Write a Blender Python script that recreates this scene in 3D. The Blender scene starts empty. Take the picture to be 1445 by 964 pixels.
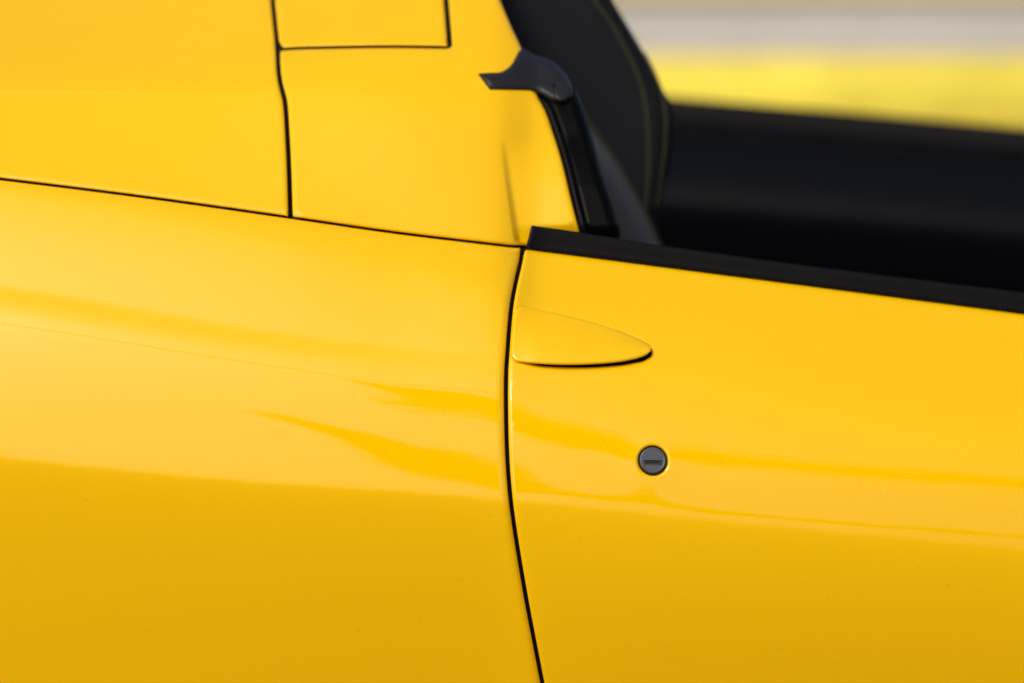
import bpy, math
import numpy as np
from mathutils import Vector
from mathutils.geometry import delaunay_2d_cdt

# ------------------------------------------------------------------ camera
scene = bpy.context.scene
W, H = 1445.0, 964.0            # the outlines below are measured on a 1445 x 964 grid
LENS = 104.0
F = LENS / 36.0 * W
PITCH = math.atan(682.0 / F)    # looking slightly down on the car
CAM = np.array([0.0, -2.5, 1.25])
cam_data = bpy.data.cameras.new('camera')
cam = bpy.data.objects.new('camera', cam_data)
scene.collection.objects.link(cam)
cam.location = CAM
cam.rotation_euler = (math.pi / 2 - PITCH, 0, 0)
cam_data.sensor_width = 36.0
cam_data.lens = LENS
cam_data.clip_end = 3000
cam_data.dof.use_dof = True
cam_data.dof.focus_distance = 2.57
cam_data.dof.aperture_fstop = 2.4
scene.camera = cam

# ------------------------------------------------------------------ sky, sun, exposure
SUN_EL, SUN_AZ = math.radians(43), math.radians(211)   # azimuth clockwise from +Y
world = bpy.data.worlds.new('World')
scene.world = world
world.use_nodes = True
wn = world.node_tree.nodes
sky = wn.new('ShaderNodeTexSky')
sky.sky_type = 'NISHITA'
sky.sun_disc = False
sky.sun_elevation = SUN_EL
sky.sun_rotation = SUN_AZ
sky.air_density = 0.8
sky.dust_density = 5.5
sky.ozone_density = 1.0
world.node_tree.links.new(sky.outputs[0], wn['Background'].inputs[0])
wn['Background'].inputs[1].default_value = 0.12
sun_data = bpy.data.lights.new('sun', 'SUN')
sun_data.energy = 1.2
sun_data.angle = math.radians(12)
sun_data.color = (1.0, 0.93, 0.82)
sun = bpy.data.objects.new('sun', sun_data)
scene.collection.objects.link(sun)
sd = Vector((math.sin(SUN_AZ) * math.cos(SUN_EL), math.cos(SUN_AZ) * math.cos(SUN_EL), math.sin(SUN_EL)))
sun.rotation_euler = sd.to_track_quat('Z', 'Y').to_euler()
sun.location = (-6, -8, 10)
vs = scene.view_settings
vs.view_transform = 'Standard'
vs.look = 'None'
vs.gamma = 1.0
vs.exposure = 0.1
vs.use_curve_mapping = False
scene.cycles.use_denoising = True
scene.cycles.max_bounces = 8

# ------------------------------------------------------------------ materials
def new_mat(name):
    m = bpy.data.materials.new(name)
    m.use_nodes = True
    return m, m.node_tree.nodes, m.node_tree.links, m.node_tree.nodes['Principled BSDF']

def paint(name, col):
    m, n, l, b = new_mat(name)
    tc = n.new('ShaderNodeTexCoord')
    # fine dust specks and a faint drift in the pigment
    ns = n.new('ShaderNodeTexNoise'); ns.inputs['Scale'].default_value = 420; ns.inputs['Detail'].default_value = 1
    l.new(tc.outputs['Object'], ns.inputs['Vector'])
    rp = n.new('ShaderNodeMapRange')
    rp.inputs[1].default_value = 0.755; rp.inputs[2].default_value = 0.79
    l.new(ns.outputs[0], rp.inputs[0])
    mx = n.new('ShaderNodeMix'); mx.data_type = 'RGBA'
    mx.inputs[6].default_value = (*col, 1); mx.inputs[7].default_value = (0.45, 0.27, 0.03, 1)
    ml = n.new('ShaderNodeMath'); ml.operation = 'MULTIPLY'; ml.inputs[1].default_value = 0.5
    l.new(rp.outputs[0], ml.inputs[0]); l.new(ml.outputs[0], mx.inputs[0])
    l.new(mx.outputs[2], b.inputs['Base Color'])
    b.inputs['Roughness'].default_value = 0.55
    b.inputs['Specular IOR Level'].default_value = 0.0
    b.inputs['Coat Weight'].default_value = 1.0
    b.inputs['Coat Roughness'].default_value = 0.012
    b.inputs['Coat IOR'].default_value = 1.52
    # orange peel of the lacquer
    op = n.new('ShaderNodeTexNoise'); op.inputs['Scale'].default_value = 130; op.inputs['Detail'].default_value = 2
    l.new(tc.outputs['Object'], op.inputs['Vector'])
    bp = n.new('ShaderNodeBump'); bp.inputs['Strength'].default_value = 0.018; bp.inputs['Distance'].default_value = 0.001
    l.new(op.outputs[0], bp.inputs['Height']); l.new(bp.outputs[0], b.inputs['Coat Normal'])
    return m

def plain(name, col, rough, spec=0.5, bump=0, bscale=300, var=0.0):
    m, n, l, b = new_mat(name)
    b.inputs['Base Color'].default_value = (*col, 1)
    b.inputs['Roughness'].default_value = rough
    b.inputs['Specular IOR Level'].default_value = spec
    tc = n.new('ShaderNodeTexCoord')
    if var:
        ns = n.new('ShaderNodeTexNoise'); ns.inputs['Scale'].default_value = bscale * 0.2; ns.inputs['Detail'].default_value = 5
        l.new(tc.outputs['Object'], ns.inputs['Vector'])
        mx = n.new('ShaderNodeMix'); mx.data_type = 'RGBA'
        mx.inputs[6].default_value = (*[c * (1 - var) for c in col], 1); mx.inputs[7].default_value = (*[min(1, c * (1 + var)) for c in col], 1)
        l.new(ns.outputs[0], mx.inputs[0]); l.new(mx.outputs[2], b.inputs['Base Color'])
    if bump:
        ns = n.new('ShaderNodeTexNoise'); ns.inputs['Scale'].default_value = bscale; ns.inputs['Detail'].default_value = 3
        l.new(tc.outputs['Object'], ns.inputs['Vector'])
        bp = n.new('ShaderNodeBump'); bp.inputs['Strength'].default_value = bump; bp.inputs['Distance'].default_value = 0.001
        l.new(ns.outputs[0], bp.inputs['Height']); l.new(bp.outputs[0], b.inputs['Normal'])
    return m

YELLOW = paint('yellow_paint', (0.89, 0.527, 0.0))
RUBBER = plain('black_rubber', (0.0035, 0.0036, 0.0042), 0.5, 0.14, 0.3, 900, 0.35)
SEALM = plain('matt_seal', (0.006, 0.006, 0.006), 0.85, 0.2)
TUBEM = plain('glossy_black_seal', (0.002, 0.002, 0.0022), 0.35, 0.05)
TONGUEM = plain('worn_rubber', (0.013, 0.013, 0.016), 0.42, 0.35, 0.5, 250, 0.35)
LEATHER = plain('charcoal_leather', (0.0045, 0.0062, 0.0105), 0.65, 0.18, 0.5, 700, 0.15)
GREYCLOTH = plain('grey_leather', (0.075, 0.078, 0.09), 0.55, 0.4, 0.4, 700, 0.15)
THREAD = plain('olive_thread', (0.045, 0.045, 0.022), 0.8, 0.2)
TRIM = plain('door_trim_leather', (0.0024, 0.0028, 0.0045), 0.5, 0.10, 0.4, 500)
DARK = plain('black_carpet', (0.004, 0.004, 0.004), 0.95, 0.1)
LOCKM = plain('lock_metal', (0.072, 0.082, 0.10), 0.38, 0.6, 0.1, 1500)
LOCKM.node_tree.nodes['Principled BSDF'].inputs['Metallic'].default_value = 0.35
SLOTM = plain('slot_metal', (0.02, 0.02, 0.023), 0.5)
BOUNCE_GROUND = plain('warm_bounce_ground', (0.17, 0.115, 0.06), 0.9, 0.3, 0.8, 60, 0.25)  # ground colour set warm brown to bounce orange light onto the lower body
CONCRETE = plain('concrete', (0.50, 0.51, 0.53), 0.85, 0.3, 0.5, 12, 0.12)
CAPM = plain('faded_cap_paint', (0.72, 0.60, 0.34), 0.8, 0.3, 0.3, 10, 0.15)
WALLYELLOW = plain('yellow_wall_paint', (0.80, 0.62, 0.07), 0.6, 0.3, 0.3, 12, 0.4)

# ------------------------------------------------------------------ geometry helpers
cp, sp = math.cos(PITCH), math.sin(PITCH)
def to3d(u, v, Y):
    """Point on the sight line of (u, v) that lies at world depth Y."""
    a = (np.asarray(u, float) - W / 2) / F
    b = (np.asarray(v, float) - H / 2) / F
    dy = cp - b * sp
    dz = -sp - b * cp
    t = (np.asarray(Y, float) - CAM[1]) / dy
    return np.stack([CAM[0] + a * t, CAM[1] + dy * t, CAM[2] + dz * t], -1)

def interp(xs, pts):
    """smooth monotone interpolation through (x, y) points (PCHIP)"""
    p = np.array(sorted(pts), float); x, y = p[:, 0], p[:, 1]
    h = np.diff(x); d = np.diff(y) / h
    m = np.zeros_like(y); m[0], m[-1] = d[0], d[-1]
    for i in range(1, len(x) - 1):
        if d[i - 1] * d[i] > 0:
            w1, w2 = 2 * h[i] + h[i - 1], h[i] + 2 * h[i - 1]
            m[i] = (w1 + w2) / (w1 / d[i - 1] + w2 / d[i])
    q = np.asarray(xs, float)
    i = np.clip(np.searchsorted(x, q) - 1, 0, len(x) - 2)
    t = np.clip((q - x[i]) / h[i], 0, 1)
    return ((2*t**3 - 3*t**2 + 1) * y[i] + (t**3 - 2*t**2 + t) * h[i] * m[i]
            + (-2*t**3 + 3*t**2) * y[i + 1] + (t**3 - t**2) * h[i] * m[i + 1])

def blur(a, sig, axis):
    r = int(3 * sig) + 1
    k = np.exp(-0.5 * (np.arange(-r, r + 1) / sig) ** 2); k /= k.sum()
    pad = [(0, 0), (0, 0)]; pad[axis] = (r, r)
    b = np.pad(a, pad, mode='edge')
    return np.apply_along_axis(lambda c: np.convolve(c, k, 'valid'), axis, b)

class Field:
    """A depth sheet Y(u, v), grown from tilt angles by summing their slopes upwards."""
    def __init__(s, u0, u1, v0, v1, step=3.0):
        s.us = np.arange(u0, u1 + step, step); s.vs = np.arange(v0, v1 + step, step); s.st = step
    def __call__(s, u, v):
        fu = np.clip((np.asarray(u, float) - s.us[0]) / s.st, 1, len(s.us) - 2.001)
        fv = np.clip((np.asarray(v, float) - s.vs[0]) / s.st, 1, len(s.vs) - 2.001)
        iu, iv = fu.astype(int), fv.astype(int)
        tu, tv = fu - iu, fv - iv
        def bs(t):   # cubic B-spline: smooth curvature, so reflections flow
            return [(1 - t)**3 / 6, (3*t**3 - 6*t**2 + 4) / 6, (-3*t**3 + 3*t**2 + 3*t + 1) / 6, t**3 / 6]
        wu, wv = bs(tu), bs(tv)
        out = 0
        for j in range(4):
            for i in range(4):
                out = out + wv[j] * wu[i] * s.Y[np.clip(iv + j - 1, 0, len(s.vs) - 1), np.clip(iu + i - 1, 0, len(s.us) - 1)]
        return out

PX = 2.5 / F   # metres per grid unit on the body side

def tilt_field(fld, columns, us_sig, vs_sig):
    """columns: {u: [(v, tilt degrees), ...]}, every column with the same number of rows"""
    cu = sorted(columns); n = len(columns[cu[0]])
    vk = np.array([interp(fld.us, [(c, columns[c][k][0]) for c in cu]) for k in range(n)])
    ak = np.array([interp(fld.us, [(c, columns[c][k][1]) for c in cu]) for k in range(n)])
    A = np.zeros((len(fld.vs), len(fld.us)))
    for i in range(len(fld.us)):
        A[:, i] = interp(fld.vs, list(zip(vk[:, i], ak[:, i])))
    A = blur(blur(A, us_sig, 1), vs_sig, 0)
    return np.tan(np.radians(A))

# --- the body side: rear wing and door share one flowing surface
body = Field(-240, 1700, 180, 1200)
cols = {
    -240: [(180, 50), (215, 48), (252, 37), (377, 31), (381, 42), (398, 37), (424, 25), (520, 16), (614, 11.5), (621, 3), (670, -5), (900, -12), (1200, -20)],
    0:    [(180, 50), (248, 48), (285, 36), (406, 30), (410, 42), (428, 37), (454, 25), (550, 17), (644, 11.5), (651, 3), (700, -5), (900, -12), (1200, -20)],
    400:  [(180, 50), (318, 48), (352, 35), (472, 28), (476, 41), (490, 37), (516, 25.5), (600, 17), (682, 11.5), (689, 3), (740, -5), (900, -12), (1200, -20)],
    550:  [(180, 51), (345, 49), (385, 37), (490, 29), (494, 39), (506, 36), (538, 25.5), (610, 17.5), (691, 11.5), (698, 3), (750, -5), (900, -12), (1200, -20)],
    700:  [(180, 52), (395, 49), (425, 36), (503, 31), (509, 35), (518, 33), (556, 25), (615, 18), (704, 11), (711, 3.5), (760, -5), (900, -12), (1200, -20)],
    760:  [(180, 54), (415, 49), (450, 44), (505, 38), (520, 35), (540, 31), (585, 25), (640, 17), (708, 10.5), (718, 3.5), (790, -5), (920, -12), (1200, -20)],
    1000: [(180, 56), (425, 51), (490, 46), (540, 41), (565, 37), (590, 32), (630, 26), (690, 15), (734, 9.5), (745, 3.5), (820, -5), (930, -12), (1200, -20)],
    1445: [(180, 57), (475, 53), (560, 48), (600, 44), (625, 40), (645, 35), (672, 27), (720, 17), (777, 9.5), (790, 3.5), (860, -5), (960, -12), (1200, -20)],
    1700: [(180, 57), (505, 53), (590, 48), (630, 44), (655, 40), (675, 35), (702, 27), (750, 17), (807, 9.5), (820, 3.5), (890, -5), (990, -8), (1200, -20)],
}
T = tilt_field(body, cols, 5, 0.8)
i0 = np.argmin(abs(body.vs - 700))
cum = np.cumsum(T, 0) * body.st * PX
Yb = cum[i0:i0 + 1, :] - cum                       # above row 700 the skin leans away
uu = body.us
plan = np.where(uu > 650, 0.055 * ((uu - 650) / 1000) ** 2, 0.03 * ((uu - 650) / 1000) ** 2)
body.Y = Yb + plan[None, :]

LOCK_U, LOCK_V = 921.0, 650.0
def body_y(u, v):
    y = body(u, v)
    r2 = ((u - LOCK_U) ** 2 + (v - LOCK_V) ** 2)
    return y - 0.0011 * np.exp(-r2 / 34.0 ** 2)     # the lock sits on a faint boss

# --- the deck: buttress side, crease, flat top
def seam_v(u):
    return interp(u, [(-260, 226), (-80, 243), (0, 252), (200, 277), (410, 306.5), (560, 328), (728, 350), (830, 362), (1000, 380)])
deck = Field(-240, 1000, -200, 400)
dcols = {
    -240: [(-200, 68), (60, 65), (124, 60), (130, 50), (200, 48), (260, 47), (400, 46)],
    0:    [(-200, 68), (60, 65), (124, 60), (130, 50), (200, 48), (260, 47), (400, 46)],
    400:  [(-200, 67), (60, 63), (123, 57), (130, 47), (200, 43), (280, 42), (400, 42)],
    560:  [(-200, 66), (60, 61), (118, 53), (140, 46), (190, 37), (290, 34), (400, 36)],
    720:  [(-200, 66), (60, 59), (118, 50), (150, 42), (190, 37), (290, 35), (400, 34)],
    1000: [(-200, 66), (60, 59), (118, 50), (150, 42), (190, 34), (290, 29), (400, 29)],
}
TD = tilt_field(deck, dcols, 14, 1.0)
cumd = np.cumsum(TD, 0) * deck.st * PX
sv = seam_v(deck.us)
base = np.array([np.interp(s, deck.vs, cumd[:, i]) for i, s in enumerate(sv)])
deck.Y = base[None, :] - cumd + body(deck.us, sv)[None, :]
CREASE = [(-200, 700), (195, 709), (220, 712), (270, 718.5), (342, 729), (420, 740)]
def deck_y(u, v):
    y = deck(u, v)
    y = y - 0.0010 * np.exp(-((v - 128.5) / 2.2) ** 2) * interp(u, [(-300, 1), (60, 1), (140, 0.5), (330, 0.12), (430, 0.0), (1100, 0)])
    # behind the upright crease the pillar flank steps back
    uc = interp(v, CREASE)
    amt = interp(v, [(-200, 0), (188, 0), (222, 0.4), (270, 0.7), (345, 1.0), (420, 1.0)])
    t = np.clip((u - uc + 5) / 11.0, 0, 1)
    step = t * t * (3 - 2 * t)
    ru = np.clip(u - uc, 0, 200)
    hide = 1 - np.clip((v - 318) / 16.0, 0, 1)
    return y + 0.0065 * amt * step - 0.38 * PX * (0.25 + 0.75 * hide) * np.minimum(1, amt * 1.5) * 70.0 * np.tanh(ru / 70.0) * step

# --- outlines
def curve(pts, step=4.0):
    """Catmull-Rom through the points, evenly resampled"""
    p = np.array(pts, float)
    if len(p) == 2:
        q = p
    else:
        e = np.vstack([2 * p[0] - p[1], p, 2 * p[-1] - p[-2]])
        q = []
        for i in range(1, len(e) - 2):
            t = np.linspace(0, 1, 24, endpoint=False)[:, None]
            a, b, c, d = e[i - 1], e[i], e[i + 1], e[i + 2]
            q.append(0.5 * (2*b + (c - a)*t + (2*a - 5*b + 4*c - d)*t**2 + (3*b - a - 3*c + d)*t**3))
        q = np.vstack(q + [p[-1:]])
    L = np.r_[0, np.cumsum(np.hypot(*np.diff(q, axis=0).T))]
    n = max(2, int(L[-1] / step) + 1)
    s = np.linspace(0, L[-1], n)
    return np.stack([np.interp(s, L, q[:, 0]), np.interp(s, L, q[:, 1])], -1)

def offset(c, d):
    """shift an open curve sideways; positive d = to the left of its direction in the picture (y down)"""
    t = np.gradient(c, axis=0); t /= np.linalg.norm(t, axis=1)[:, None]
    n = np.stack([t[:, 1], -t[:, 0]], -1)
    dd = np.asarray(d, float)
    return c + n * (dd[:, None] if dd.ndim else dd)

def closed(parts, step=3.0, soft=1.5):
    """join curves into one closed outline; soft rounds the corners (in grid units)"""
    p = np.vstack([np.asarray(q, float) for q in parts]); p = np.vstack([p, p[:1]])
    L = np.r_[0, np.cumsum(np.hypot(*np.diff(p, axis=0).T))]
    keep = np.r_[True, np.diff(L) > 1e-6]; p, L = p[keep], L[keep]
    fine = 0.75
    n = int(L[-1] / fine); s = np.linspace(0, L[-1], n, endpoint=False)
    q = np.stack([np.interp(s, L, p[:, 0]), np.interp(s, L, p[:, 1])], -1)
    if soft:
        r = int(3 * soft / fine) + 1
        k = np.exp(-0.5 * (np.arange(-r, r + 1) * fine / soft) ** 2); k /= k.sum()
        e = np.vstack([q[-r:], q, q[:r]])
        q = np.stack([np.convolve(e[:, j], k, 'valid') for j in (0, 1)], -1)
    # thin out straight runs, keep curves fine
    out, last = [], None
    d = np.roll(q, -1, 0) - q; ang = np.unwrap(np.arctan2(d[:, 1], d[:, 0]))
    acc_l = acc_a = 1e9
    for i in range(n):
        if acc_l >= step * 4 or (acc_a > 0.10 and acc_l >= fine) :
            out.append(q[i]); acc_l = acc_a = 0
        acc_l += np.hypot(*d[i]); acc_a += abs(ang[(i + 1) % n] - ang[i]) if i + 1 < n else 0
    return np.array(out)

def inside(poly, p):
    x, y = p[:, 0], p[:, 1]; r = np.zeros(len(p), bool)
    a, b = poly, np.roll(poly, -1, 0)
    for (x1, y1), (x2, y2) in zip(a, b):
        if y1 == y2: continue
        c = (y1 > y) != (y2 > y)
        r ^= c & (x < (x2 - x1) * (y - y1) / (y2 - y1) + x1)
    return r

def nearest(polys, p):
    """distance to the outlines and the unit direction pointing away from them"""
    a = np.vstack(polys); b = np.vstack([np.roll(q, -1, 0) for q in polys]); ab = b - a
    l2 = np.maximum((ab ** 2).sum(1), 1e-12)
    D = np.empty(len(p)); G = np.empty((len(p), 2))
    for i in range(0, len(p), 1500):
        q = p[i:i + 1500]
        t = np.clip(((q[:, None] - a[None]) * ab[None]).sum(2) / l2, 0, 1)
        v = q[:, None] - (a[None] + t[..., None] * ab[None])
        d2 = (v ** 2).sum(2); j = d2.argmin(1); k = np.arange(len(q))
        D[i:i + 1500] = np.sqrt(d2[k, j]); G[i:i + 1500] = v[k, j]
    return D, G / np.maximum(D, 1e-9)[:, None]

def link(name, mesh, mat, parent):
    o = bpy.data.objects.new(name, mesh)
    scene.collection.objects.link(o)
    mesh.materials.append(mat)
    if parent: o.parent = parent
    return o

def panel(name, outline, depth, mat, parent=None, holes=(), roll=4.0, drop=0.0024, flange=0.016, step=9.0, wmax=0.985, extra=None):
    """A skin bounded by the outline, its rim rolled over and turned in as a flange."""
    polys = [outline] + list(holes)
    lo, hi = outline.min(0), outline.max(0)
    gu, gv = np.meshgrid(np.arange(lo[0], hi[0], step), np.arange(lo[1], hi[1], step))
    gu[1::2] += step / 2
    g = np.stack([gu.ravel(), gv.ravel()], -1)
    m = inside(outline, g)
    for h in holes: m &= ~inside(h, g)
    g = g[m]; d, _ = nearest(polys, g); g = g[d > max(roll * 1.5, step * 0.6)]
    rings = []
    for q in polys:
        t = np.roll(q, -1, 0) - np.roll(q, 1, 0); t /= np.maximum(np.linalg.norm(t, axis=1), 1e-9)[:, None]
        nrm = np.stack([-t[:, 1], t[:, 0]], -1)
        # densify long runs so that rings stay even
        qq, nn = q, nrm
        for f in (0.04, 0.12, 0.25, 0.45, 0.7, 1.0, 1.45):
            for sgn in (1, -1):
                c = qq + nn * sgn * roll * f
                ok = inside(outline, c)
                for h in holes: ok &= ~inside(h, c)
                c = c[ok]
                if len(c):
                    dd, _ = nearest(polys, c); rings.append(c[dd > roll * f * 0.9])
    if extra is not None:
        d, _ = nearest(polys, extra); ok = inside(outline, extra) & (d > roll)
        rings.append(extra[ok])
    pts = np.vstack(polys + [g] + rings)
    edges, o0 = [], 0
    for q in polys:
        n = len(q); edges += [(o0 + i, o0 + (i + 1) % n) for i in range(n)]; o0 += n
    vs2, _, faces, *_ = delaunay_2d_cdt([Vector(p) for p in pts], edges, [], 0, 1e-4)
    P = np.array([(v.x, v.y) for v in vs2])
    tri = np.array([f for f in faces if len(f) == 3])
    c = P[tri].mean(1)
    m = inside(outline, c)
    for h in holes: m &= ~inside(h, c)
    tri = tri[m]
    s, G = nearest(polys, P)
    w = np.clip(1 - s / roll, 0, wmax)
    R = drop * (1 - np.sqrt(1 - w * w))
    dR = -drop / roll * w / np.sqrt(1 - w * w)
    on = s < 1e-3                                   # on the rim itself: use the outline's own normal
    if on.any():
        allp = np.vstack(polys)
        tt = np.vstack([np.roll(q, -1, 0) - np.roll(q, 1, 0) for q in polys])
        nn = np.stack([-tt[:, 1], tt[:, 0]], -1); nn /= np.maximum(np.linalg.norm(nn, axis=1), 1e-9)[:, None]
        idx = np.where(on)[0]
        j = ((P[idx][:, None] - allp[None]) ** 2).sum(2).argmin(1)
        gn = nn[j]
        test = P[idx] + gn * 0.4
        ok = inside(outline, test)
        for h in holes: ok &= ~inside(h, test)
        gn[~ok] *= -1
        G[idx] = gn
    e = 1.0
    u, v = P[:, 0], P[:, 1]
    Y = depth(u, v)
    Yu = (depth(u + e, v) - depth(u - e, v)) / (2 * e) + dR * G[:, 0]
    Yv = (depth(u, v + e) - depth(u, v - e)) / (2 * e) + dR * G[:, 1]
    Y = Y + R
    X = to3d(u, v, Y)
    k = 0.05
    N = np.cross(to3d(u + k, v, Y + k * Yu) - X, X - to3d(u, v + k, Y + k * Yv))
    N /= np.linalg.norm(N, axis=1)[:, None]
    flip = N[:, 1] > 0; 
    view = X - CAM
    sgn = np.where((N * view).sum(1) > 0, -1, 1); N *= sgn[:, None]
    # orient triangles to the viewer's side
    fn = np.cross(X[tri[:, 1]] - X[tri[:, 0]], X[tri[:, 2]] - X[tri[:, 0]])
    bad = (fn * (X[tri[:, 0]] - CAM)).sum(1) > 0
    tri[bad] = tri[bad][:, ::-1]
    # rim edges -> flange
    ed = {}
    for t in tri:
        for a, b in ((t[0], t[1]), (t[1], t[2]), (t[2], t[0])):
            if (b, a) in ed: del ed[(b, a)]
            else: ed[(a, b)] = 1
    rim = sorted({a for e2 in ed for a in e2})
    ridx = {a: i for i, a in enumerate(rim)}
    nv = len(X); rim_a = np.array(rim)
    top = X[rim_a]
    low = to3d(u[rim_a], v[rim_a], Y[rim_a] + flange)
    fnrm = -np.stack([G[rim_a, 0], np.zeros(len(rim)), -G[rim_a, 1]], -1)
    verts = np.vstack([X, top, low])
    norms = np.vstack([N, fnrm, fnrm])
    fs = [tuple(int(i) for i in t) for t in tri]
    for a, b in ed:
        ia, ib = nv + ridx[a], nv + ridx[b]
        fs.append((ib, ia, ia + len(rim), ib + len(rim)))
    me = bpy.data.meshes.new(name)
    me.from_pydata(verts.tolist(), [], fs)
    me.polygons.foreach_set('use_smooth', [True] * len(me.polygons))
    me.normals_split_custom_set_from_vertices([tuple(x) for x in norms])
    me.update()
    return link(name, me, mat, parent)

def strip_mesh(name, line, half, depth, back, mat, parent):
    """a dark channel lying behind a shut line"""
    c = np.asarray(line); a, b = offset(c, half), offset(c, -half)
    ya, yb = depth(a[:, 0], a[:, 1]) + back, depth(b[:, 0], b[:, 1]) + back
    A, B = to3d(a[:, 0], a[:, 1], ya), to3d(b[:, 0], b[:, 1], yb)
    A2, B2 = A + [0, 0.006, 0], B + [0, 0.006, 0]
    n = len(c); V = np.vstack([A, B, A2, B2]); f = []
    for i in range(n - 1):
        f += [(i, i + 1, n + i + 1, n + i), (2*n + i, 3*n + i, 3*n + i + 1, 2*n + i + 1), (i, 2*n + i, 2*n + i + 1, i + 1), (n + i, n + i + 1, 3*n + i + 1, 3*n + i)]
    me = bpy.data.meshes.new(name); me.from_pydata(V.tolist(), [], f); me.update()
    return link(name, me, mat, parent)

def tube(name, pts, rad, mat, parent, sides=8):
    p = np.array(pts, float); n = len(p)
    t = np.gradient(p, axis=0); t /= np.linalg.norm(t, axis=1)[:, None]
    up = np.array([0, -1.0, 0]); V = []
    for i in range(n):
        a = np.cross(t[i], up); a /= np.linalg.norm(a); b = np.cross(a, t[i])
        for k in range(sides):
            w = 2 * math.pi * k / sides
            V.append(p[i] + rad * (math.cos(w) * a + math.sin(w) * b))
    f = [(i*sides + k, i*sides + (k+1) % sides, (i+1)*sides + (k+1) % sides, (i+1)*sides + k) for i in range(n-1) for k in range(sides)]
    f += [tuple(range(sides))[::-1], tuple((n-1)*sides + k for k in range(sides))]
    me = bpy.data.meshes.new(name); me.from_pydata([tuple(x) for x in V], [], f)
    me.polygons.foreach_set('use_smooth', [True] * len(me.polygons)); me.update()
    return link(name, me, mat, parent)

def box(name, lo, hi, mat, parent=None, bevel=0.0):
    x0, y0, z0 = lo; x1, y1, z1 = hi
    v = [(x0,y0,z0),(x1,y0,z0),(x1,y1,z0),(x0,y1,z0),(x0,y0,z1),(x1,y0,z1),(x1,y1,z1),(x0,y1,z1)]
    f = [(0,3,2,1),(4,5,6,7),(0,1,5,4),(1,2,6,5),(2,3,7,6),(3,0,4,7)]
    me = bpy.data.meshes.new(name); me.from_pydata(v, [], f); me.update()
    o = link(name, me, mat, parent)
    if bevel:
        bm = o.modifiers.new('bevel', 'BEVEL'); bm.width = bevel; bm.segments = 3
    return o

def tag(o, label, cat=None, group=None, kind=None):
    o['label'] = label
    if cat: o['category'] = cat
    if group: o['group'] = group
    if kind: o['kind'] = kind
    return o

# ------------------------------------------------------------------ setting
me = bpy.data.meshes.new('ground')
G_ = 900
me.from_pydata([(-G_, -G_, 0), (G_, -G_, 0), (G_, G_, 0), (-G_, G_, 0)], [], [(0, 1, 2, 3)])
ground = link('ground', me, BOUNCE_GROUND, None); ground['kind'] = 'structure'

# unseen leaf clumps added out of frame so the lacquer mirrors ragged dark streaks
rng = np.random.default_rng(7)
LEAF = plain('reflector_leaf', (0.035, 0.05, 0.02), 0.8, 0.2, 0, 1, 0.4)
def at(az, el, d):
    az, el = math.radians(az), math.radians(el)
    return np.array([d * math.sin(az) * math.cos(el), -d * math.cos(az) * math.cos(el), 0.85 + d * math.sin(el)])
V, f = [], []
def clump(az0, el0, az1, el1, half0, half1, n, d=13.0):
    """leaves scattered along a line between two bearings, shaping one mirrored streak"""
    for _ in range(n):
        t = rng.random()
        h = (half0 + (half1 - half0) * t) * math.radians(1) * d
        c = at(az0 + (az1 - az0) * t, el0 + (el1 - el0) * t, d)
        r = rng.normal(size=3); r = r / np.linalg.norm(r) * h * min(abs(rng.normal()) * 0.6, 1.15)
        c = c + r
        a = rng.normal(size=3); a /= np.linalg.norm(a); b = np.cross(a, rng.normal(size=3)); b /= np.linalg.norm(b)
        s_ = rng.uniform(0.05, 0.11); o = len(V)
        V.extend([tuple(c + a * s_), tuple(c + b * s_ * 0.6), tuple(c - a * s_), tuple(c - b * s_ * 0.6)]); f.append((o, o + 1, o + 2, o + 3))
clump(-1, 40, 3, 36, 0.15, 2.2, 3000)
clump(3, 36, 6, 32, 3.0, 5.5, 7000)
clump(6, 32, 14, 35, 5.5, 5.5, 9000)
clump(14, 35, 40, 32, 5.5, 6.5, 6000)
clump(40, 32, 75, 34, 6.0, 8.0, 5000)
clump(-6.6, 25.5, 0, 18.5, 0.1, 2.0, 5500)
clump(0, 18.5, 2.5, 13, 2.0, 1.5, 3600)
clump(2.5, 13, 12, 9, 1.3, 1.2, 1300)
clump(12, 9, 34, 10, 1.0, 1.2, 1300)
me = bpy.data.meshes.new('reflector_foliage'); me.from_pydata(V, [], f); me.update()
fol = link('reflector_foliage', me, LEAF, None)
wx = np.linspace(-26, 26, 60)  # unseen cable added so the paint mirrors a thin dark line
wire = tube('reflector_cable', np.stack([wx, np.full(60, -12.0), 11.4 + 0.0022 * wx ** 2], -1), 0.06, plain('cable_sheath', (0.02, 0.02, 0.02), 0.6), None, 6)
tag(wire, 'unseen overhead cable added to mirror as a fine line along the paint', 'cable')
tag(fol, 'unseen leaf clumps added to mirror as ragged streaks in the yellow lacquer', 'reflector_foliage', kind='stuff')

# ------------------------------------------------------------------ the car
car = bpy.data.objects.new('sports_car', None)
scene.collection.objects.link(car)
tag(car, 'glossy yellow open-top sports car with black seals and dark seat', 'car')

# shut lines (centre lines)
DOOR_GAP = curve([(738, 346), (735, 368), (728, 398), (722, 430), (718.5, 465), (716, 500), (714.5, 522), (714, 560), (715, 620), (717.5, 670), (722.5, 720), (731.5, 780), (743.5, 850), (755, 910), (765.5, 964), (785, 1055), (806, 1140)])
SEAM = curve([(-230, 229), (-80, 243), (0, 252.5), (200, 277.5), (410, 307), (560, 328.5), (732, 349)])
DECK_GAP = curve([(378, -130), (381, -60), (385, 0), (390, 50), (392, 75), (393.5, 103), (397, 123), (402.5, 145), (405.5, 187), (408, 239), (410, 306)])
LID_FRONT = curve([(619, -130), (625, -50), (629.5, 0), (635, 66)])
LID_SIDE = curve([(391.5, 71), (405, 69), (440, 67.6), (540, 66), (636, 67)])

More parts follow.
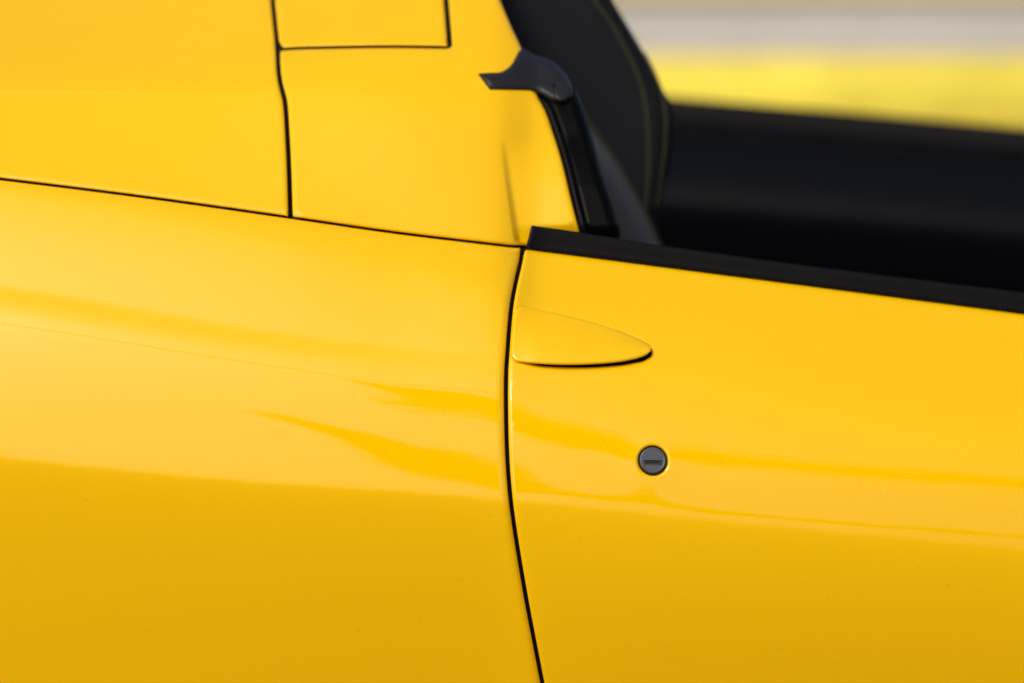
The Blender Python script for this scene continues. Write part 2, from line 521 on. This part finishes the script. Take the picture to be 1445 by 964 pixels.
# rear wing
fender = panel('rear_wing', closed([offset(SEAM[:-1], -1.9), offset(DOOR_GAP, -2.9)[1:], [(700, 1150), (-225, 1150)]], soft=2.2),
               body_y, YELLOW, car, roll=11.0, drop=0.0042, step=8)

# engine cover side behind the deck gap
dg_left = offset(DECK_GAP, -3.2)[::-1]
seam_l = SEAM[SEAM[:, 0] < 405]
quarter = panel('engine_cover', closed([[(-225, -130)], [(372, -130)], offset(DECK_GAP, -3.2)[1:], offset(seam_l, 1.7)[::-1]], soft=1.6),
                deck_y, YELLOW, car, roll=8.0, drop=0.0036, step=8,
                extra=np.array([(a, 128.5 + b) for a in np.arange(-215, 385, 6.0) for b in (-6, -4.5, -3.2, -2.2, -1.2, 0, 1.2, 2.2, 3.2, 4.5, 6)]))

# lid between the gaps
lid = panel('tonneau_lid', closed([offset(DECK_GAP[DECK_GAP[:, 1] < 62], 3.2), offset(LID_SIDE[2:-2], 2.0), offset(LID_FRONT, -3.6)[::-1]], soft=1.6),
            deck_y, YELLOW, car, roll=8.0, drop=0.0036, step=8)

VV = np.arange(190.0, 344.0, 3.0)
# pillar panel: wraps round the lid's corner
seam_r = SEAM[(SEAM[:, 0] > 416) & (SEAM[:, 0] < 724)]
PILLAR_EDGE = curve([(668, -130), (690, -40), (705, 0), (722, 40), (736, 70), (747, 104), (757, 134), (766, 150), (774, 169), (792, 225), (806, 282), (820, 336), (822, 346)])
pillar = panel('pillar_panel', closed([offset(LID_FRONT, 3.6), offset(LID_SIDE[1:-1], -2.0)[::-1], offset(DECK_GAP[DECK_GAP[:, 1] > 78], 3.2),
                                       offset(seam_r, 1.7), [(736, 346), (780, 352)], PILLAR_EDGE[::-1]], soft=1.8),
               deck_y, YELLOW, car, roll=8.0, drop=0.0036, step=6,
               extra=np.vstack([np.stack([interp(VV, CREASE) + o, VV], -1) for o in (-5, -4, -3, -2, -1, 0, 1, 2, 3, 4, 5)]))

# door, with openings for the pull and the lock
BELT = curve([(741.5, 352.5), (800, 360), (1000, 386), (1200, 412), (1445, 444), (1690, 476)])
HANDLE = closed([curve([(720.6, 502), (722.4, 470), (726.5, 436)]), curve([(735, 430.5), (770, 437), (820, 449), (870, 464), (905, 478)], 3),
                 curve([(912, 482), (919, 489), (918, 496), (911, 502)], 2), curve([(898, 506.5), (870, 511.5), (830, 514.5), (790, 515), (750, 513), (727, 510.5)], 3)], step=1.2, soft=1.8)
OPENING = closed([curve([(728, 505), (731, 442), (740, 435)]), curve([(770, 441), (820, 453), (870, 468), (905, 482)]),
                  curve([(914, 489), (919.5, 496), (918, 503), (908, 509.5)], 2), curve([(880, 515), (840, 518.2), (800, 518.4), (765, 516.5), (745, 512)], 3)], step=1.2, soft=1.2)
th = np.linspace(0, 2 * math.pi, 60, endpoint=False)
LOCK_HOLE = np.stack([LOCK_U + 20.4 * np.cos(th), LOCK_V + 20.4 * np.sin(th)], -1)
dgap = DOOR_GAP[DOOR_GAP[:, 1] > 356]
door = panel('door', closed([BELT, [(1690, 1150), (815, 1150)], offset(dgap, 2.9)[::-1]], soft=2.0),
             body_y, YELLOW, car, holes=[OPENING, LOCK_HOLE], roll=6.0, drop=0.003, step=7)
door['label'] = 'yellow door with flush pull and round lock'

def handle_y(u, v):
    vt = interp(u, [(700, 424), (737, 431), (770, 437), (820, 449), (870, 464), (905, 479), (930, 492)])
    vb = interp(u, [(700, 512), (750, 514), (830, 515), (880, 511), (905, 505), (930, 492)])
    t = np.clip((v - vt) / np.maximum(vb - vt, 12), 0, 1)
    return body(u, v) - 0.0006 - 0.0085 * np.sin(0.62 * math.pi * t) * interp(u, [(700, 0.35), (722, 0.35), (760, 0.85), (800, 1.0), (950, 1.0)])
handle = panel('door_handle', HANDLE, handle_y, YELLOW, door, roll=5.0, drop=0.0032, flange=0.022, step=4)

def pocket_y(u, v):
    return body(u, v) + 0.012
panel('handle_pocket', closed([curve([(722, 520), (726, 436), (740, 428)]), [(905, 474)], curve([(926, 488), (926, 506), (908, 516)]), [(800, 526), (745, 522)]], soft=2),
      pocket_y, SEALM, door, roll=2, drop=0.0005, flange=0.003, step=8)

# lock: ring, cylinder and key slot, square to the skin
lc = to3d(LOCK_U, LOCK_V, body_y(np.array(LOCK_U), np.array(LOCK_V)))
e1 = to3d(LOCK_U + 4, LOCK_V, body(np.array(LOCK_U + 4.0), np.array(LOCK_V))) - to3d(LOCK_U - 4, LOCK_V, body(np.array(LOCK_U - 4.0), np.array(LOCK_V)))
e2 = to3d(LOCK_U, LOCK_V - 4, body(np.array(LOCK_U), np.array(LOCK_V - 4.0))) - to3d(LOCK_U, LOCK_V + 4, body(np.array(LOCK_U), np.array(LOCK_V + 4.0)))
ln = np.cross(e1, e2); ln /= np.linalg.norm(ln)
if ln[1] > 0: ln = -ln
lx = np.array([1.0, 0, 0]); lx -= ln * lx.dot(ln); lx /= np.linalg.norm(lx)
lz = np.cross(ln, lx)
if lz[2] < 0: lz = -lz
def lathe(name, prof, mat, parent, inner=None):
    n = 64; V, f = [], []
    for r, h in prof:
        for k in range(n):
            a = 2 * math.pi * k / n
            V.append(lc + lx * r * math.cos(a) + lz * r * math.sin(a) + ln * h)
    for i in range(len(prof) - 1):
        for k in range(n):
            f.append((i*n + k, i*n + (k+1) % n, (i+1)*n + (k+1) % n, (i+1)*n + k))
    if inner is not None:                           # close the face round a rectangular slot
        base_i = (len(prof) - 1) * n
        hx, hz, cz, hh, dep = inner
        r0 = prof[-1][0]
        pts = [Vector((r0 * math.cos(2*math.pi*k/n), r0 * math.sin(2*math.pi*k/n))) for k in range(n)]
        sl = [(-hx, cz - hz), (hx, cz - hz), (hx, cz + hz), (-hx, cz + hz)]
        pts += [Vector(s) for s in sl]
        ed = [(k, (k+1) % n) for k in range(n)] + [(n, n+1), (n+1, n+2), (n+2, n+3), (n+3, n)]
        vv, _, ff, *_ = delaunay_2d_cdt(pts, ed, [], 0, 1e-7)
        off = len(V)
        for p in vv: V.append(lc + lx * p.x + lz * p.y + ln * hh)
        for t in ff:
            cx = sum(vv[i].x for i in t) / 3; cy = sum(vv[i].y for i in t) / 3
            if not (abs(cx) < hx and abs(cy - cz) < hz): f.append(tuple(off + i for i in t))
        o2 = len(V)
        for s in sl: V.append(lc + lx * s[0] + lz * s[1] + ln * hh)
        for s in sl: V.append(lc + lx * s[0] * 0.96 + lz * (cz + (s[1] - cz) * 0.9) + ln * (hh - dep))
        for k in range(4): f.append((o2 + k, o2 + (k+1) % 4, o2 + 4 + (k+1) % 4, o2 + 4 + k))
    me = bpy.data.meshes.new(name); me.from_pydata([tuple(v) for v in V], [], f)
    me.polygons.foreach_set('use_smooth', [i < (len(prof) - 1) * n for i in range(len(me.polygons))])
    me.update()
    bmod = None
    return link(name, me, mat, parent)
M = PX * 1.01
lathe('lock_ring', [(20.3*M, -0.008), (20.3*M, -0.0006), (20.1*M, 0.0001), (19.7*M, 0.0002), (19.4*M, -0.0002), (19.3*M, -0.006)], SEALM, door)
lathe('lock_cylinder', [(19.2*M, -0.006), (19.2*M, 0.0006), (18.9*M, 0.0012), (18.0*M, 0.0018), (16.6*M, 0.0020), (16.0*M, 0.00175)], LOCKM, door, inner=(13.2*M, 3.6*M, -3.4*M, 0.00175, 0.0016))
sv_ = [(-13.0*M, -3.4*M - 3.5*M), (13.0*M, -3.4*M - 3.5*M), (13.0*M, -3.4*M + 3.5*M), (-13.0*M, -3.4*M + 3.5*M)]
kv = []
for s, (a, hh) in enumerate([(1.0, 0.0003), (0.78, 0.0003), (0.78, -0.0015)]):
    for q in sv_:
        cz = -3.4 * M
        kv.append(lc + lx * q[0] * a + lz * (cz + (q[1] - cz) * (a if s == 0 else 0.45)) + ln * hh)
kf = [(i*4 + k, i*4 + (k+1) % 4, (i+1)*4 + (k+1) % 4, (i+1)*4 + k) for i in range(2) for k in range(4)] + [(8, 9, 10, 11)]
me = bpy.data.meshes.new('key_slot'); me.from_pydata([tuple(v) for v in kv], [], kf); me.update()
link('key_slot', me, SLOTM, door)

# belt seal along the door's upper edge
BELT_TOP = curve([(750, 318), (800, 325), (860, 334.5), (930, 346), (1100, 370), (1300, 395.5), (1445, 413), (1690, 443)])
def belt_v(u): return np.interp(u, BELT[:, 0], BELT[:, 1])
def beltseal_y(u, v):
    b = body(u, belt_v(u))
    h = np.clip((belt_v(u) - v), -6, 40)
    return b + 0.0008 + PX * h * 0.2 - 0.0003 * np.exp(-((h - 7) / 2.0) ** 2) + 0.0001 * np.exp(-((h - 13) / 2.5) ** 2)
panel('belt_seal', closed([BELT_TOP, offset(BELT, 0.2)[::-1]], soft=1.0), beltseal_y, RUBBER, door, roll=6.0, drop=0.0026, flange=0.02, step=5,
      extra=np.vstack([offset(BELT, k) for k in (3.5, 5, 6, 7, 8, 9, 10.5, 12, 13.5, 15.5, 18)]))

# dark channels behind the shut lines
strip_mesh('shut_line_channel', DOOR_GAP, 9, body, 0.013, SEALM, car)
strip_mesh('shut_line_channel', SEAM, 9, body, 0.013, SEALM, car)
strip_mesh('shut_line_channel', DECK_GAP, 10, deck_y, 0.013, SEALM, car)
strip_mesh('shut_line_channel', LID_FRONT, 10, deck_y, 0.013, SEALM, car)
strip_mesh('shut_line_channel', LID_SIDE, 9, deck_y, 0.013, SEALM, car)

# pillar weather seal: tongue, end plug, upright tube
def tongue_y(u, v): return deck_y(np.minimum(u, 760), v) - 0.006 + 0.0015 * np.clip((u - 740) / 30, 0, 3) ** 2
seal = panel('pillar_seal', closed([[(670, 102)], curve([(690, 101), (707, 99.5), (720, 90), (730, 72)], 2), [(737, 67)], curve([(752, 76), (779, 86), (799, 106), (807, 123), (809, 138)], 2),
                                    curve([(800, 146), (786, 146), (774, 141), (760, 133), (745, 129.5)], 2), [(690, 128.5)]], step=1.5, soft=1.0),
             tongue_y, TONGUEM, car, roll=13, drop=0.012, flange=0.012, step=4)
def tubeseal_y(u, v): return deck_y(interp(v, [(100, 752), (169, 774), (225, 792), (282, 806), (345, 822)]), v) + 0.004
panel('seal_tube', closed([curve([(752, 130), (766, 146), (776, 169), (794, 225), (808, 282), (822, 342)], 3), [(878, 344)], curve([(874, 320), (866, 288), (850, 243), (838, 200), (824, 154), (813, 128)], 3)], step=1.5, soft=1.0),
      tubeseal_y, TUBEM, seal, roll=17, drop=0.018, flange=0.012, step=4)
panel('seal_lip', closed([curve([(757, 136), (768, 150), (777, 169), (795, 225), (809, 282), (823, 340)], 3), curve([(833, 340), (817, 282), (803, 225), (786, 172), (778, 152), (768, 140)], 3)], step=1.5, soft=0.8),
      lambda u, v: tubeseal_y(u, v) - 0.004, RUBBER, seal, roll=4, drop=0.004, flange=0.02, step=4)
tt_ = np.linspace(0, 2 * math.pi, 40, endpoint=False)
panel('seal_plug', np.stack([794 + 12.5 * np.cos(tt_) - 1.5 * np.sin(tt_), 129 + 14 * np.sin(tt_)], -1), lambda u, v: tongue_y(u, v) - 0.003, TONGUEM, seal, roll=6, drop=0.004, flange=0.012, step=3)
panel('seal_hole_shade', np.stack([781 + 3.2 * np.cos(tt_), 121 + 3.6 * np.sin(tt_)], -1), lambda u, v: tongue_y(u, v) - 0.0004, SEALM, seal, roll=1, drop=0.0005, flange=0.004, step=2)  # black disc laid on the tongue, painting the shade of a small hole

# seat
SEAT_EDGE = curve([(835, -120), (850, -40), (864, 0), (889, 42), (914, 85), (934, 125), (948, 147), (952.5, 174), (949, 212), (942, 245), (934, 280), (926, 330), (918, 380)])
def seat_y(u, v): return 0.50 + 0.0006 * (v - 100) * -0.15 + 0.00004 * (u - 830) + 0 * v
seat = panel('seat', closed([[(640, -120)], SEAT_EDGE, [(640, 400)]], soft=2), seat_y, LEATHER, car, roll=34, drop=0.02, flange=0.16, step=7)
S1 = curve([(812, -100), (826, -40), (839, 0), (864, 35), (884, 72), (901.5, 110), (911.5, 149), (914.5, 187), (915.5, 239), (910, 300)])
S2 = curve([(828, -100), (842, -40), (854, 0), (879, 40), (904, 82), (919, 117), (927, 158), (928, 190), (926, 230), (918, 300)])
S3 = curve([(909, 76), (927, 112), (937.5, 150), (939, 185), (936, 224), (926, 290)])
def on_seat(c, lift):
    d, _ = nearest([closed([[(640, -120)], SEAT_EDGE, [(640, 400)]], soft=2)], c)
    w = np.clip(1 - d / 34, 0, 0.985)
    return to3d(c[:, 0], c[:, 1], seat_y(c[:, 0], c[:, 1]) + 0.02 * (1 - np.sqrt(1 - w * w)) - lift)
tube('seat_piping', on_seat(S2, 0.0), 0.0022, SEALM, seat)
def stitches(name, c, parent):
    p = on_seat(c, 0.0006); V, f = [], []
    L = np.r_[0, np.cumsum(np.linalg.norm(np.diff(p, axis=0), axis=1))]
    n = int(L[-1] / 0.0048)
    for i in range(n):
        a, b = (np.array([np.interp(L[-1] * (i + t) / n, L, p[:, k]) for k in range(3)]) for t in (0.08, 0.8))
        t = b - a; t /= np.linalg.norm(t); s = np.cross(t, [0, -1, 0]); s /= np.linalg.norm(s); q = np.array([0, -1.0, 0])
        o = len(V)
        for x in (a, b):
            for dx, dy in ((-1, 0), (0, 1), (1, 0), (0, -1)): V.append(tuple(x + s * dx * 0.0020 + q * dy * 0.0010))
        for k in range(4): f.append((o + k, o + (k+1) % 4, o + 4 + (k+1) % 4, o + 4 + k))
        f += [(o+3, o+2, o+1, o), (o+4, o+5, o+6, o+7)]
    me = bpy.data.meshes.new(name); me.from_pydata(V, [], f); me.update()
    o = link(name, me, THREAD, parent); o['kind'] = 'stuff'; return o
stitches('stitching', S1, seat)
stitches('stitching', S3, seat)
wing_poly = closed([curve([(820, 150), (832, 172), (845, 190), (867, 220), (892, 262), (914, 302), (936, 350), (950, 385)], 3), [(860, 385), (836, 270), (822, 190)]], step=2, soft=1.5)
panel('seat_bolster', wing_poly, lambda u, v: 0.42 + 0 * u + 0.0003 * (u - 880), GREYCLOTH, seat, roll=22, drop=0.02, flange=0.08, step=5)
pc = curve([(822, 156), (832, 173.5), (845, 191.5), (866, 222), (890.5, 264), (912, 304), (933, 350)])
tube('bolster_piping', to3d(pc[:, 0], pc[:, 1], 0.42 + 0.0003 * (pc[:, 0] - 880) + 0.010), 0.0022, THREAD, seat)

# cabin
tub = [(-0.25, 0.10, 0.30), (1.3, 0.10, 0.30), (1.3, 1.75, 0.30), (-0.25, 1.75, 0.30)]
me = bpy.data.meshes.new('cabin_floor')
zt = 0.86
V = tub + [(-0.25, 0.22, zt), (1.3, 0.26, zt - 0.05), (1.3, 1.75, zt), (-0.25, 1.75, zt)]
me.from_pydata(V, [], [(0, 1, 2, 3), (0, 4, 5, 1), (1, 5, 6, 2), (2, 6, 7, 3), (3, 7, 4, 0)]); me.update()
link('cabin_floor', me, DARK, car)
FAR_TOP = curve([(600, 108), (950, 139), (1200, 160), (1445, 182), (1750, 210)])
def far_v(u): return np.interp(u, FAR_TOP[:, 0], FAR_TOP[:, 1])
def far_y(u, v):
    h = v - far_v(u)
    s = interp(h, [(-10, 1.74), (18, 1.72), (45, 1.70), (80, 1.64), (120, 1.59), (150, 1.575), (190, 1.585), (400, 1.70)])
    return s
far = panel('far_door', closed([FAR_TOP, [(1750, 560), (600, 560)]], soft=2), far_y, TRIM, car, roll=12, drop=0.02, flange=0.12, step=12)
panel('far_belt_seal', closed([offset(FAR_TOP, 2), offset(FAR_TOP, -32)[::-1]], soft=2), lambda u, v: far_y(u, v) - 0.012, SEALM, far, roll=10, drop=0.008, flange=0.05, step=12)
far['label'] = 'blurred far door with dark leather trim'

# ------------------------------------------------------------------ background barrier
barrier = bpy.data.objects.new('concrete_barrier', None)
scene.collection.objects.link(barrier)
barrier.location = (0, 11.5, 0)
tag(barrier, 'out of focus low grey barrier with yellow base and faded cap behind the car', 'barrier')
def zrow(v, Y): return float(to3d(722, v, Y)[2])
YB = 11.5
z1, z2 = zrow(80, YB), zrow(-4, YB)
prof = [(-0.30, 0.0), (-0.30, z1 * 0.45), (-0.26, z1 * 0.52), (-0.03, z1), (0.3, z1), (0.3, 0.0)]
bv = [(x, y, z) for x in (-9, 14) for y, z in prof]
me = bpy.data.meshes.new('base_band'); me.from_pydata(bv, [], [(i, (i + 1) % 6, 6 + (i + 1) % 6, 6 + i) for i in range(6)] + [(5, 4, 3, 2, 1, 0), (6, 7, 8, 9, 10, 11)]); me.update()
link('base_band', me, WALLYELLOW, barrier)
box('wall_face', (-9, 0, z1), (14, 0.3, z2), CONCRETE, barrier, 0.01)
box('cap', (-9, -0.05, z2), (14, 0.35, z2 + 0.12), CAPM, barrier, 0.02)
